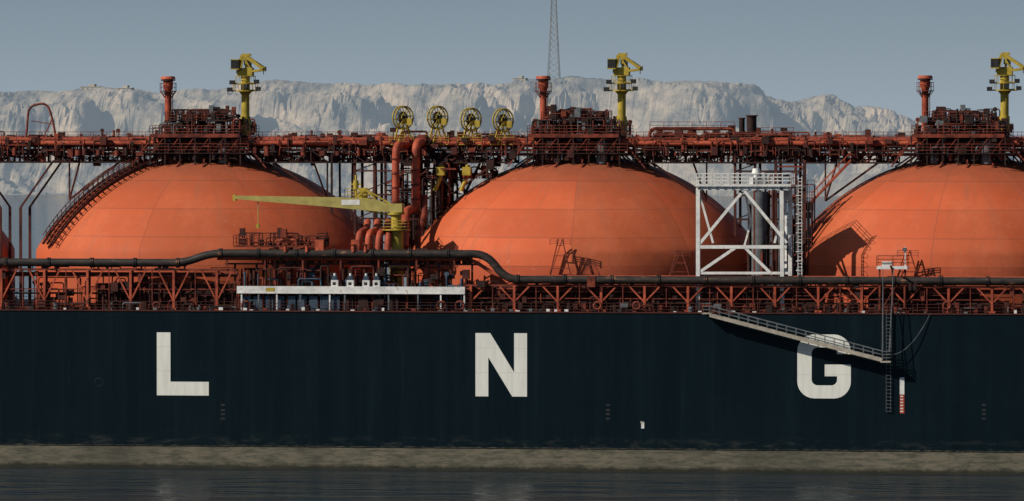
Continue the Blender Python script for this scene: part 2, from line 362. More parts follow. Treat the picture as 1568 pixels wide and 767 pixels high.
# ------------------------------------------------ tank domes
CY=25.
cxs=[X(u,CY,300) for u in(322,896,1480)]; sp0=(cxs[2]-cxs[0])/2
cxs=[cxs[0]-sp0]+cxs+[cxs[2]+sp0]
TOP=Z(237,CY,890); R=25.4; SK=21.3; zc=TOP-R; zk=zc+math.sqrt(R*R-SK*SK)
def dome_mat(i,offs):
    global N,L,tc,sp
    m,t,b=newmat('tank_cover_orange'+('' if i==0 else '_%d'%i)); N=t.nodes; L=t.links
    tc=N.new('ShaderNodeTexCoord'); sp=N.new('ShaderNodeSeparateXYZ'); L.new(tc.outputs['Object'],sp.inputs[0])
    ang=mth('ARCTAN2',sp.outputs[1],sp.outputs[0]); sec=mth('ADD',mth('DIVIDE',ang,math.pi*2/9),10+offs); ring_=mth('DIVIDE',mth('ADD',sp.outputs[2],1.3),3.33)
    fs_,fr=mth('FLOOR',sec),mth('FLOOR',ring_)
    w1=N.new('ShaderNodeTexWhiteNoise'); w1.noise_dimensions='2D'; cv=N.new('ShaderNodeCombineXYZ'); L.new(mth('ADD',fs_,i*7.3),cv.inputs[0]); L.new(cv.outputs[0],w1.inputs[0])
    w2=N.new('ShaderNodeTexWhiteNoise'); w2.noise_dimensions='2D'; cv=N.new('ShaderNodeCombineXYZ'); L.new(fr,cv.inputs[0]); L.new(mth('ADD',mth('MULTIPLY',fs_,1),i*3.1),cv.inputs[1]); L.new(cv.outputs[0],w2.inputs[0])
    n=noi(.12,(1,1,1.2),7,.6)
    base=ramp(n,(.3,(.50,.085,.030)),(.5,(.56,.105,.038)),(.7,(.60,.135,.056)))
    base=mix(mth('MULTIPLY',w1.outputs[0],.75),base,(.37,.090,.036))
    base=mix(mth('MULTIPLY',w2.outputs[0],.42),base,(.29,.062,.025))
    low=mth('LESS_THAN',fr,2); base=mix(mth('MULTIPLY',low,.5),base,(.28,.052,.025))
    pr=mth('PINGPONG',ring_,.5); s1=mth('LESS_THAN',pr,.018); ps=mth('PINGPONG',sec,.5); s2=mth('LESS_THAN',ps,.006)
    base=mix(mth('MULTIPLY',mth('MAXIMUM',s1,s2),.4),base,(.18,.055,.033))
    base=mix(mth('MULTIPLY',mth('SUBTRACT',noi(.07,(1,1,1),8,.75),.5,clamp=True),2.2,clamp=True),base,(.60,.165,.080))
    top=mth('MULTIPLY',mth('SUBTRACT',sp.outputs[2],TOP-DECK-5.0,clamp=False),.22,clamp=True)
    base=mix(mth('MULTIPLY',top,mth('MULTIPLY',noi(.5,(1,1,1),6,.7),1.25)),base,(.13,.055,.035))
    cvs=N.new('ShaderNodeCombineXYZ'); L.new(mth('MULTIPLY',ang,9),cvs.inputs[0]); L.new(mth('MULTIPLY',sp.outputs[2],.07),cvs.inputs[1])
    ns=N.new('ShaderNodeTexNoise'); ns.inputs['Scale'].default_value=1.6; ns.inputs['Detail'].default_value=8; ns.inputs['Roughness'].default_value=.75; L.new(cvs.outputs[0],ns.inputs[0])
    base=mix(mth('MULTIPLY',mth('SUBTRACT',ns.outputs[0],.5,clamp=True),3.0,clamp=True),base,(.31,.10,.055))
    sc_=mth('GREATER_THAN',noi(1.1,(1,1,1),4,.7),.70); base=mix(mth('MULTIPLY',sc_,.5),base,(.55,.22,.13))
    L.new(base,b.inputs['Base Color']); b.inputs['Roughness'].default_value=.65; b.inputs['Specular IOR Level'].default_value=.15
    bp=N.new('ShaderNodeBump'); bp.inputs['Strength'].default_value=.5; bp.inputs['Distance'].default_value=.18; L.new(mth('ADD',noi(.22,(1,1,1),3),mth('MULTIPLY',s1,.3)),bp.inputs['Height']); L.new(bp.outputs[0],b.inputs['Normal'])
    return m
offs=[.3,.55,.15,.4,.2]
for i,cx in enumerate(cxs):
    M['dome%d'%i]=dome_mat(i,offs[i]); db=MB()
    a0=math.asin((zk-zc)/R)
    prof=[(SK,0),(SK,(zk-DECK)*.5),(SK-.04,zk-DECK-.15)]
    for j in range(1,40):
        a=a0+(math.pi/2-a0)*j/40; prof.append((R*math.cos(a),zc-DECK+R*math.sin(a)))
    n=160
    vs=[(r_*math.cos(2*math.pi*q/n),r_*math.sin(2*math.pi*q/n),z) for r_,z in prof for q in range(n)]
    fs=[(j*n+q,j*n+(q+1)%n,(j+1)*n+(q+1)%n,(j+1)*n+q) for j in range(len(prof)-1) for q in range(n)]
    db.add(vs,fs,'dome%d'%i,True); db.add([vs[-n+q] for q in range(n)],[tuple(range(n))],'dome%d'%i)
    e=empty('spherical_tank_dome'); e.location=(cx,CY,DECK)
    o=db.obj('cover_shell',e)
    fb=MB()
    fb.ring((0,0,.5),(0,0,1),SK+.1,.3,'red',96)
    def S(a,r_,up_=0): return Vector((r_*math.cos(a),r_*math.sin(a),zc-DECK+math.sqrt(R*R-r_*r_)+up_))
    for q in range(16):
        a=2*math.pi*q/16+.1
        fb.beam(S(a,8.6,.05),S(a,5.0,1.5),.18,'red'); fb.beam(S(a,6.8,.05),S(a,5.4,1.3),.12,'drk')
    if i==1:
        # raised stair and pipe run curving down the flank of the tank
        a=math.radians(214); tn=Vector((-math.sin(a),math.cos(a),0)); rad=Vector((math.cos(a),math.sin(a),0))
        angs=[math.radians(72-38*k/44) for k in range(45)]
        pts=[rad*(R+.7)*math.cos(q)+Vector((0,0,zc-DECK+(R+.7)*math.sin(q))) for q in angs]
        for k in range(44):
            p,q=pts[k],pts[k+1]
            for s_ in(-.7,.7,1.9,2.6): fb.beam(p+tn*s_,q+tn*s_,.2,'mar')
            for s_ in(-.7,.7):
                fb.beam(p+tn*s_+Vector((0,0,1.1)),q+tn*s_+Vector((0,0,1.1)),.08,'red'); fb.beam(p+tn*s_+Vector((0,0,.55)),q+tn*s_+Vector((0,0,.55)),.06,'red')
            for h in(0,.33,.66): c_=p.lerp(q,h); fb.box(c_.x-.55,c_.x+.55,c_.y-.4,c_.y+.4,c_.z,c_.z+.04,'drk')
            if k%2==0:
                for s_ in(-.7,.7,1.9): fb.beam(p+tn*s_,p+tn*s_+Vector((0,0,1.1)),.08,'red'); fb.beam(p+tn*s_,p+tn*s_-(rad*math.cos(angs[k])+Vector((0,0,math.sin(angs[k]))))*.75,.1,'red')
                if k<43: fb.beam(p+tn*.7,q+tn*2.6,.1,'red')
    fb.obj('crown_fittings',e)

# ------------------------------------------------ crown stations
KS=['drk','drk','mar','red','drk','drk','gry']
pf=Z(206,CY-6)
for i,cx in enumerate(cxs):
    s=MB(); y0,y1=CY-7.8,CY+4; x0,x1=cx-5.9,cx+5.3
    s.tube((cx,CY,TOP-.5),(cx,CY,TOP+1.9),2.3,'drk',n=24); s.tube((cx-3.2,CY-6,TOP-1.0),(cx-3.2,CY-6,TOP+1.6),.8,'mar',n=16); s.tube((cx+3,CY-6.4,TOP-1.0),(cx+3,CY-6.4,TOP+1.7),.7,'gry',n=16); s.tube((cx,CY-6.2,TOP-1.0),(cx,CY-6.2,TOP+1.5),1.1,'drk',n=16)
    s.box(x0,x1,y0,y1,pf-.15,pf,'drk'); s.box(x0+.1,x1-.1,y0-.06,y0,pf-.35,pf+.1,'red'); s.box(x0+.6,x1-.6,y0+2.2,y0+2.4,TOP-.6,pf-.4,'drk')
    for k in range(7):
        x=x0+(x1-x0)*k/6
        for y in(y0+.1,y1-.1): s.beam((x,y,TOP-1.2),(x,y,pf-.15),.16,'drk')
        if k<6: s.beam((x,y0+.12,TOP-.1),(x+(x1-x0)/6,y0+.12,pf-.2),.1,'red')
    zl=TOP+.25; s.box(x0-1,x1+1,y0-.1,y0+1.2,zl-.1,zl,'drk'); s.rail((x0-1,y0-.1,zl),(x1+1,y0-.1,zl),'red')
    s.railbox(x0,x1,y0,y1,pf,'red')
    s.clutter(x0+.3,x1-.3,y0+.3,y0+4,TOP-.6,pf-.2,150,KS,.2)
    s.clutter(x0+.2,x1-.2,y0+.3,y1-.3,pf,pf+1.9,140,KS,.16)
    s.clutter(cx-4.6,cx+4.2,y0+.6,y1-.6,pf,pf+3.1,110,KS,.14)
    zt=pf+1.75; s.box(cx-4.6,cx+3.0,CY-5,CY+1,zt-.1,zt,'drk'); s.railbox(cx-4.6,cx+3.0,CY-5,CY+1,zt,'red',1.0)
    for x in(cx-4.6,cx-1,cx+3.0): s.beam((x,CY-5,pf),(x,CY-5,zt),.14,'red')
    s.clutter(cx-4.4,cx+2.8,CY-4.8,CY+.8,zt,zt+1.4,46,KS,.12)
    s.beam((x0-2.5,y0+1,TOP-1.4),(x0,y0+1,pf-.4),.16,'red'); s.beam((x1+3,y0+1,TOP-1.6),(x1,y0+1,pf-.4),.16,'red')
    s.obj('tank_crown_station')
    v=MB(); vx=X(258,CY-2,150)-cxs[1]+cx; vy=CY-2.2; z0=pf-2.5; zA=Z(140,CY,258); zB=Z(117,CY,258)
    v.tube((vx,vy,z0),(vx,vy,zA),.42,'brt',n=16); v.tube((vx,vy,zA),(vx,vy,zA+.6),.42,'brt',.62,n=16)
    v.tube((vx,vy,zA+.6),(vx,vy,zB-.35),.62,'brt',n=16); v.tube((vx,vy,zB-.35),(vx,vy,zB),.95,'brt',.8,n=16); v.tube((vx,vy,zB-.55),(vx,vy,zB-.38),.9,'drk',n=16)
    v.tube((vx,vy,zA-.05),(vx,vy,zA+.05),1.05,'red',n=16)
    for q in range(8):
        a=q*math.pi/4; v.beam((vx+math.cos(a),vy+math.sin(a),zA),(vx+math.cos(a),vy+math.sin(a),zA+1),.06,'red'); v.beam((vx+.4*math.cos(a),vy+.4*math.sin(a),zA-.8),(vx+math.cos(a),vy+math.sin(a),zA),.07,'red')
    v.ring((vx,vy,zA+1),(0,0,1),1,.04,'red'); v.ring((vx,vy,zA+.5),(0,0,1),1,.03,'red'); v.tube((vx,vy,z0+.3),(vx,vy,z0+2.8),.62,'red',n=16); v.tube((vx,vy,z0+2.7),(vx,vy,z0+2.85),.85,'red',n=16)
    for s_ in(-.2,.2): v.beam((vx+.55,vy+s_,z0),(vx+.55,vy+s_,zA),.05,'red')
    for q in range(14): v.beam((vx+.55,vy-.2,z0+.4*q+.2),(vx+.55,vy+.2,z0+.4*q+.2),.04,'red')
    v.obj('vent_mast')
    c=MB(); kx=X(374,CY-1,150)-cxs[1]+cx+.25; ky=CY-1.5
    zr=lambda v_: Z(v_,CY-1.5,374)
    c.tube((kx,ky,pf-1.5),(kx,ky,zr(178)),.62,'yel',n=16); c.tube((kx,ky,zr(178)),(kx,ky,zr(145)),.5,'yel',n=16)
    c.tube((kx,ky,zr(145)),(kx,ky,zr(138)),.5,'yel',.95,n=16)
    for zz,rr in((zr(139),1.5),(zr(128),1.25)):
        c.tube((kx,ky,zz-.07),(kx,ky,zz+.07),rr,'yel',n=20); c.ring((kx,ky,zz+.9),(0,0,1),rr,.045,'yel',20)
        for q in range(8): c.beam((kx+rr*math.cos(q*.785),ky+rr*math.sin(q*.785),zz),(kx+rr*math.cos(q*.785),ky+rr*math.sin(q*.785),zz+.9),.06,'yel')
    c.tube((kx,ky,zr(138)),(kx,ky,zr(112)),.55,'yel',n=16)
    for dx,dz in((-1.7,139),(1.8,138),(-1.4,128),(1.6,127),(.2,134)): c.box(kx+dx-.3,kx+dx+.3,ky-1.5,ky-.9,zr(dz)-.1,zr(dz)+.4,'blk'); c.beam((kx,ky,zr(dz)),(kx+dx,ky-1.2,zr(dz)),.15,'yel')
    c.box(kx-.9,kx+.95,ky-.7,ky+.7,zr(116),zr(104),'yel')
    for yy in(-.55,.55):
        y_=ky+yy; c.beam((kx-.9,y_,zr(112)),(kx-.35,y_,zr(85)),.32,'yel'); c.beam((kx-.35,y_,zr(84)),(kx+.6,y_,zr(84)),.3,'yel'); c.beam((kx-.2,y_,zr(84)),(kx+2.3,y_,zr(105)),.36,'yel'); c.beam((kx+2.3,y_,zr(107)),(kx+.2,y_,zr(110)),.28,'yel'); c.beam((kx-.1,y_,zr(87)),(kx+.9,y_,zr(109)),.2,'yel'); c.beam((kx+.2,y_,zr(92)),(kx+.1,y_,zr(110)),.18,'yel')
    c.box(kx+2.0,kx+2.5,ky-.6,ky+.6,zr(109),zr(102),'yel'); c.box(kx-1.55,kx-.6,ky-1.35,ky-.55,zr(105),zr(92),'blk'); c.box(kx-1.6,kx-.55,ky-1.4,ky-.5,zr(92),zr(90.8),'yel'); c.box(kx-1.6,kx-.55,ky-1.4,ky-.5,zr(106.5),zr(105),'yel')
    c.box(kx-.1,kx+.7,ky-.4,ky+.4,zr(100),zr(92),'gry'); c.beam((kx+2.25,ky,zr(109)),(kx+2.25,ky,zr(114)),.08,'blk')
    c.obj('tank_top_crane')

# ------------------------------------------------ elevated pipe catwalk
cw=MB(); xL,xR=cxs[0]-15,cxs[-1]+15; ya=CY-6.0; yb=CY-1; zd=Z(228,ya)
for (v_,y_,r_,k) in((219,ya-.1,.33,'brt'),(213.5,ya+.9,.24,'brt'),(223,ya+.5,.2,'red'),(211,ya+2,.2,'red'),(230,ya-.2,.16,'red'),(236,ya+.3,.2,'mar')):
    z_=Z(v_,y_); cw.pipe([(xL,y_,z_),(xR,y_,z_)],r_,k)
    x=xL+2
    while x<xR: 
        cw.tube((x,y_,z_),(x+.16,y_,z_),r_*1.35,k,n=12); x+=random.uniform(5,11)
cw.box(xL,xR,ya-.4,yb,zd-.12,zd,'drk')
cw.rail((xL,ya-.5,zd+.9),(xR,ya-.5,zd+.9),'red',1.15,1.6,.06); cw.rail((xL,yb,zd+.9),(xR,yb,zd+.9),'red',1.15,1.6,.06)
x=xL
while x<xR:
    cw.beam((x,ya-.45,zd-.2),(x,ya-.45,zd+.95),.14,'red'); cw.beam((x,ya-.5,zd+.9),(x,yb,zd+.9),.12,'red'); x+=3.1
for gi,(a,b2) in enumerate(zip(cxs,cxs[1:])):
    a+=7; b2-=8
    cw.truss((a,ya-.3,zd-.15),(b2,ya-.3,zd-.15),1.5,2.2,'drk',.18); cw.truss((a,yb,zd-.15),(b2,yb,zd-.15),1.5,2.2,'drk',.18)
    cw.clutter(a,b2,ya,yb,zd-1.6,zd-.3,170,['drk','drk','red','mar'],.16)
    cw.clutter(a-1,b2+1,ya+.3,yb,zd,zd+1.7,170,['red','mar','brt','drk','drk'],.14)
    cw.clutter(a-1,b2+1,ya-.8,ya-.4,zd-.8,zd+1.3,70,['red','mar','drk'],.10)
    mid=(a+b2)/2
    cw.clutter(a+1,b2-1,ya+.5,yb,zd,zd+2.3,34,['red','mar','drk'],.16)
    for x,s_ in((a+2,1),(b2-2,-1)):
        cw.beam((x,ya,zd-1.6),(x+s_*6.5,ya+1,zd-6.2),.22,'mar'); cw.beam((x+s_*5,ya,zd-1.6),(x+s_*6.5,ya+1,zd-6.2),.18,'mar'); cw.beam((x+s_*6.5,ya+1,zd-1.6),(x+s_*6.5,ya+1,zd-6.2),.18,'mar')
    if gi in(1,2):
        for x in(mid-3.6,mid-1.2,mid+1.3,mid+3.7):
            for y in(ya,yb): cw.beam((x,y,DECK),(x,y,zd-.2),.3,'mar')
        for k in range(6):
            z_=DECK+2+k*2.9
            cw.beam((mid-3.6,ya,z_),(mid+3.7,ya,z_),.16,'mar'); cw.beam((mid-3.6,ya,z_),(mid+3.7,ya,min(z_+2.9,zd)),.13,'drk'); cw.beam((mid-3.6,yb,z_),(mid+3.7,yb,z_),.16,'drk')
    else:
        for x in(mid-1.2,mid+1.3):
            for y in(ya,yb): cw.beam((x,y,DECK),(x,y,DECK+12),.3,'mar'); cw.beam((x,y,DECK+12),(x+(4 if x>mid else -4),y,zd-1.6),.22,'mar')
cw.obj('elevated_pipe_catwalk')
st=MB()
a=P(1243,308,CY-7); b2=P(1302,246,CY-7)
for dy in(0,.9):
    st.beam(a+Vector((0,dy,0)),b2+Vector((0,dy,0)),.24,'brt'); st.beam(a+Vector((0,dy,1)),b2+Vector((0,dy,1)),.09,'brt')
for k in range(22):
    p=a.lerp(b2,k/21); st.box(p.x-.15,p.x+.15,p.y,p.y+.9,p.z,p.z+.05,'red')
    if k%3==0: st.beam(p,p+Vector((0,0,1)),.07,'brt')
pl=P(1230,308,CY-7); st.box(pl.x-2.5,pl.x+1.2,pl.y-.3,pl.y+2,pl.z-.2,pl.z,'red'); st.railbox(pl.x-2.5,pl.x+1.2,pl.y-.3,pl.y+2,pl.z,'red')
for dx in(-2.3,1): st.beam((pl.x+dx,pl.y+.5,DECK),(pl.x+dx,pl.y+.5,pl.z),.25,'red')
st.obj('access_stair')
eq=MB()
for u,wd,v0 in((1151,.6,178),(1136,.35,182),(1120,.3,196),(1060,.5,198),(1010,.4,196)):
    y=CY-3; x=X(u,y,200); eq.tube((x,y,zd),(x,y,Z(v0,y,u)),wd,'drk',n=14); eq.tube((x,y,Z(v0,y,u)),(x,y,Z(v0,y,u)+.15),wd*1.25,'mar',n=14)
for u0,u1,v in((995,1125,197),(1000,1060,206),(1160,1215,206)):
    y=CY-4.5; eq.pipe([P(u0,226,y),P(u0,v,y),P(u1,v,y),P(u1,226,y)],.22,'red',.8)
    eq.rail(P(u0,v+6,y-.3),P(u1,v+6,y-.3),'red',1.3)
q0=P(1000,220,CY-4);q1=P(1215,220,CY-4); eq.clutter(q0.x,q1.x,CY-5.5,CY-2,zd,zd+2.4,90,['drk','drk','mar','red'],.18)
eq.obj('vapour_header_equipment')
dv=MB(); y=CY-5; dv.pipe([P(40,212,y),P(44,162,y),P(72,157,y),P(80,180,y),P(86,212,y)],.14,'red',1.0); dv.beam(P(66,212,y),P(80,182,y),.13,'red'); dv.beam(P(48,185,y),P(80,190,y),.1,'red'); dv.obj('davit_frame')

# ------------------------------------------------ cargo manifold crossover between first and second tank
mf=MB()
for u,v0,v1,y,r_ in((606,222,372,14,.45),(637,218,318,16,.5)):
    mf.pipe([P(u+26,v0,y+7),P(u,v0,y),P(u,v1,y)],r_,'brt',1.3,16)
    for k in range(5): p=P(u,v0+22+k*22,y); mf.tube(p,p+Vector((0,0,.2)),r_*1.3,'red',n=16)
mf.pipe([P(637,318,16),P(622,322,14),P(620,350,10),P(620,378,9)],.5,'brt',1,14)
mf.pipe([P(650,300,17),P(650,330,15),P(640,360,12),P(640,385,12)],.35,'red',1,12)
for u in(553,568,584,598): mf.pipe([P(u-5,392,4.4),P(u-3,357,4.6),P(u+8,352,7),P(u+10,340,12)],.42,'brt',.9,14)
for u in(508,520,540,575,590,655,665,675,690,700):
    y=random.uniform(18,26); mf.beam(P(u,236,y),P(u+random.uniform(-3,3),385,y),random.uniform(.15,.32),random.choice(['drk','mar']))
for k in range(70):
    u=random.uniform(590,690); v=random.uniform(245,365); y=random.uniform(16,26); p=P(u,v,y); q=P(u+random.uniform(10,35),v+random.uniform(-22,22)*(random.random()<.4),y); mf.beam(p,q,random.uniform(.1,.2),random.choice(['drk','drk','mar','red']))
c0=P(600,300,20);c1=P(700,300,24)
mf.clutter(c0.x,c1.x,18,25,DECK+4,zd-1,170,['drk','drk','mar','red'],.22)
for u0,u1 in((668,690),(700,690),(735,712),(700,712)): mf.beam(P(u0,250,22),P(u1,296,22),.28,'mar')
for u in(676,716): mf.pipe([P(u,252,18),P(u,268,18),P(u-10,292,18)],.26,'yel',.5); mf.box(P(u,262,18).x-.5,P(u,262,18).x+.5,17,18,P(u,262,18).z-.5,P(u,262,18).z+.5,'yel')
mf.clutter(P(640,240,22).x,P(760,240,22).x,18,23,zd-3.6,zd-1.2,80,['drk','mar','drk','red'],.16)
mf.obj('cargo_crossover_piping')
for u,v in((617,180),(670,180),(721,183),(770,184)):
    hw=MB(); y=CY-5.5; c=P(u,v,y); ax=Vector((.74,-.67,0)).normalized()
    pr=Vector((0,0,1)).cross(ax)
    for o_ in(-.28,.28):
        cc=c+ax*o_; hw.ring(cc,ax,1.36,.10,'yel',30); hw.ring(cc,ax,.42,.07,'yel',16)
        for k in range(8):
            a=k*math.pi/4+.2; d=pr*math.cos(a)+Vector((0,0,1))*math.sin(a); hw.beam(cc+d*.1,cc+d*1.36,.08,'yel')
    hw.tube(c-ax*.5,c+ax*.5,.26,'blk',n=14); hw.ring(c,ax,.62,.14,'blk',24,8)
    for s_ in(-1,1):
        for o_ in(-.45,.45): hw.beam(c+ax*o_,c+ax*o_+pr*s_*1.1+Vector((0,0,-(c.z-zd-.5))),.16,'yel')
    hw.box(c.x-1.4,c.x+1.4,y-.9,y+.9,zd+.5,zd+.75,'yel'); hw.box(c.x+.6,c.x+1.2,y-.8,y,c.z-.9,c.z-.1,'yel')
    hw.rail((c.x-1.5,y-1,zd+.75),(c.x+1.5,y-1,zd+.75),'yel',1.0,1)
    hw.obj('hose_reel')

# ------------------------------------------------ loading crane with long boom
lc=MB(); y=5.6
kx=P(607,350,y).x
lc.tube((kx,y,DECK),(kx,y,Z(352,y)),.85,'yel',n=20); lc.tube((kx,y,Z(352,y)),(kx,y,Z(326,y)),.62,'yel',n=20); lc.tube((kx,y,Z(329,y)),(kx,y,Z(325,y)),1.0,'yel',n=20)
lc.box(kx-1.0,kx+.8,y-.8,y+.8,Z(325,y),Z(312,y),'pyel')
def prism(mb,pts,y0,y1,k):
    n=len(pts); vs=[Vector((p.x,y0,p.z)) for p in pts]+[Vector((p.x,y1,p.z)) for p in pts]
    mb.add(vs,[tuple(range(n))[::-1],tuple(range(n,2*n))]+[(i,(i+1)%n,n+(i+1)%n,n+i) for i in range(n)],k)
prism(lc,[P(u,v,y) for u,v in((610,326),(560,322),(500,316),(400,308),(361,304.5),(361,299.5),(400,300),(520,302),(575,305),(612,318))],y-.55,y+.35,'pyel')
lc.box(P(524,310,y).x,P(552,310,y).x,y-.57,y-.551,Z(314,y),Z(306,y),'wht')
lc.beam(P(395,308,y-.1),P(395,345,y-.1),.09,'pyel'); lc.box(P(395,345,y).x-.2,P(395,345,y).x+.2,y-.3,y+.1,Z(350,y),Z(344,y),'yel')
lc.box(P(361,302,y).x-.3,P(361,302,y).x+.1,y-.4,y+.3,Z(308,y),Z(299,y),'yel')
for a,b2 in(((612,320),(560,290)),((560,290),(545,303)),((575,305),(560,290)),((600,330),(560,322))): lc.beam(P(*a,y),P(*b2,y),.18,'yel')
lc.tube(P(612,322,y),P(575,309,y),.16,'gry')
a=P(528,303,y);b2=P(566,303,y); lc.box(a.x,b2.x,y,y+2,a.z-.12,a.z,'yel'); lc.railbox(a.x,b2.x,y,y+2,a.z,'yel')
lc.tube(P(545,302,y+1),P(545,268,y+1),.14,'yel',n=8); lc.tube(P(545,290,y+1),P(545,276,y+1),.32,'yel',n=10); lc.beam(P(538,282,y+1),P(553,282,y+1),.2,'yel'); lc.box(P(548,296,y).x,P(560,296,y).x,y+.4,y+1.4,a.z,a.z+1.2,'yel')
lc.railbox(kx-1.6,kx+1.4,y-1.3,y+1.3,Z(352,y),'yel'); lc.tube((kx,y,Z(353,y)),(kx,y,Z(351.5,y)),1.7,'yel',n=20)
lc.obj('cargo_hose_crane')

# ------------------------------------------------ manifold station (deck side)
ms=MB(); y0,y1=2.0,3.6
za=Z(377,y0); xm0,xm1=P(402,400,y0).x,P(500,400,y0).x
for x in(xm0+1.5,xm0+3.2,xm0+5.2): 
    for y in(y0,y1): ms.beam((x,y,DECK),(x,y,za),.32,'red')
ms.box(P(358,377,y0).x,xm1,y0-.3,y1,za-.2,za,'red'); ms.railbox(P(358,377,y0).x,xm1,y0-.3,y1,za,'red',1.2)
ms.clutter(P(360,377,y0).x,xm1,y0,y1,za,za+1.6,40,['red','mar','drk'],.11)
ms.pipe([P(427,377,y0+.5),P(430,368,y0+.5),P(452,368,y0+.5),P(455,377,y0+.5)],.3,'brt',.5)
ms.beam((xm0+1.5,y0,DECK+4),(xm0+5.2,y0,za),.2,'red'); ms.beam((xm0+5.2,y0,DECK+4),(xm0+1.5,y0,za),.2,'red')
zb=Z(404,y0); ms.box(P(345,404,y0).x,P(735,404,y0).x,y0-.1,y1,zb-.18,zb,'mar')
ms.clutter(P(395,404,y0).x,P(720,404,y0).x,y0,y1,zb,zb+1.6,150,['red','mar','drk','drk'],.16)
ms.rail(P(395,404,y0-.1),P(735,404,y0-.1),'red',1.1)
for u in range(360,740,33): x=P(u,440,y0).x; ms.beam((x,y0,DECK),(x,y0,zb),.22,'mar')
ms.clutter(P(365,404,y0).x,P(715,404,y0).x,.9,y1,DECK,zb-.3,260,['red','mar','drk','drk','blu'],.2)
zt=Z(438.5,.6,540); zl=Z(450,.6,540); a,b2=P(363,444,.5).x,P(712,444,.5).x
ms.box(a,b2,.35,.7,zl+.15,zt,'wht'); ms.box(a,b2,.30,2.0,zl+.02,zl+.15,'wht')
ms.box(a+3.5,a+4.6,.34,.35,zl+.25,zt-.2,'yel')
for u in(370,396,424,460,505,528,595,640,675,711):
    x=P(u,460,.5).x; ms.beam((x,.5,DECK),(x,.5,zl),.17,'wht' if u in(370,711,505,424,675) else 'gry')
for u in range(378,520,17): x=P(u,460,1).x; ms.box(x-.5,x+.5,.9,1.5,DECK,DECK+1.75,'blu')
for u in(533,556,579,602): x=P(u,460,1).x; ms.box(x-.6,x+.6,.9,1.7,DECK,DECK+1.6,'drk')
for u in(513,537,561,577):
    x=P(u,430,.9).x; w_=.42
    ms.box(x-w_,x+w_,.5,1.2,zt,zt+.75,'wht'); ms.box(x-w_*.7,x+w_*.7,.55,1.1,zt+.75,zt+1.25,'blu'); ms.tube((x,.8,zt+1.2),(x,.8,zt+1.55),.16,'wht',n=10); ms.box(x-w_*.5,x+w_*.4,.49,.5,zt+.15,zt+.5,'blk')
for u in(377,676,704): ms.ring(P(u,468,.45),(0,1,0),.5,.14,'red',20)
ms.box(P(395,460,1).x,P(705,460,1).x,2.3,2.5,DECK,zl,'blk')
ms.obj('cargo_manifold_station')

# ------------------------------------------------ deck trunk wall, pipe rack and long pipe
tk=MB()
for u0,u1 in((150,362),(712,1060),(1062,1262),(1330,1500)):
    a,b2=P(u0,450,2.9).x,P(u1,450,2.9).x; tk.box(a,b2,2.9,3.1,DECK,Z(436,2.9),'mar')
    x=a
    while x<b2: tk.beam((x,2.85,DECK),(x,2.85,Z(436,2.9)),.12,'mar'); x+=1.9
tk.obj('deck_bulwark',ship)
rk=MB(); yr=1.1
def rack(u0,u1,vtop,step=66,first=None):
    zt=Z(vtop,yr); a=P(u0,450,yr).x;b2=P(u1,450,yr).x
    rk.beam((a,yr,zt),(b2,yr,zt),.22,'red'); rk.beam((a,yr+1.2,zt),(b2,yr+1.2,zt),.2,'mar')
    zm=DECK+(zt-DECK)*.52
    rk.beam((a,yr+.1,zm),(b2,yr+.1,zm),.1,'red'); rk.tube((a,yr+.5,zt-.7),(b2,yr+.5,zt-.7),.14,'mar'); rk.tube((a,yr+.9,zt-.45),(b2,yr+.9,zt-.45),.16,'red'); rk.tube((a,yr+.7,zm-.5),(b2,yr+.7,zm-.5),.12,'drk')
    u=first or u0
    while u<u1:
        x=P(u,450,yr).x; s_=P(u+step,450,yr).x-x
        rk.beam((x,yr,DECK),(x,yr,zt),.28,'brt'); rk.beam((x,yr+1.3,DECK),(x,yr+1.3,zt),.2,'mar'); rk.beam((x,yr,zt),(x,yr+1.3,zt),.2,'red')
        rk.beam((x-.1,yr,DECK+1.3),(x-s_*.36,yr,zt),.17,'brt'); rk.beam((x+.1,yr,DECK+1.3),(x+s_*.36,yr,zt),.17,'brt')
        rk.beam((x+s_*.5,yr,DECK),(x+s_*.5,yr,zt),.1,'red'); rk.box(x-.4,x+.4,yr-.3,yr+.3,DECK,DECK+.35,'brt')
        u+=step
    rk.clutter(a,b2,1.3,2.6,DECK,zt-.3,int((b2-a)*3.4),['red','mar','drk','drk','mar'],.12)
    rk.clutter(a,b2,.5,1.4,DECK,DECK+.9,int((b2-a)*1.6),['red','mar','drk','gry'],.12)
    rk.clutter(a,b2,.9,1.9,zt,zt+.5,int((b2-a)*.5),['red','mar','drk'],.08)
rack(-70,362,415,66,2); rack(713,1660,437,66.5,721)
rk.obj('deck_pipe_rack')
rl=MB(); rl.rail((-118,.25,DECK),(118,.25,DECK),'mar',1.1,1.5,.05)
rl.rail((-118,49.7,DECK),(118,49.7,DECK),'mar',1.1,1.5,.05)
for u in range(-60,1660,14):
    if random.random()<.45: p=P(u+random.uniform(-6,6),476,.2); rl.box(p.x-.15,p.x+random.uniform(.1,.4),.1,.5,DECK,DECK+random.uniform(.15,.5),random.choice(['red','gry','wht','blk','wht']))
for u in(915,975,1450,240): rl.ring(P(u,468,.3),(0,1,0),.42,.13,'red',18)
rl.obj('deck_edge_railing')
lp=MB(); yp=1.0; zp=lambda v_:Z(v_,yp)
lp.pipe([(P(-90,404,yp).x,yp,zp(404)),(P(283,404,yp).x,yp,zp(404)),(P(322,388,yp).x,yp,zp(389)),(P(745,389,yp).x,yp,zp(389)),(P(775,427,yp).x,yp,zp(428)),(P(1680,428,yp).x,yp,zp(428))],.48,'pip',1.6,18)
lp.pipe([(P(283,404,yp).x,yp+1.1,zp(406)),(P(-90,404,yp).x,yp+1.1,zp(406))],.3,'brt',1)
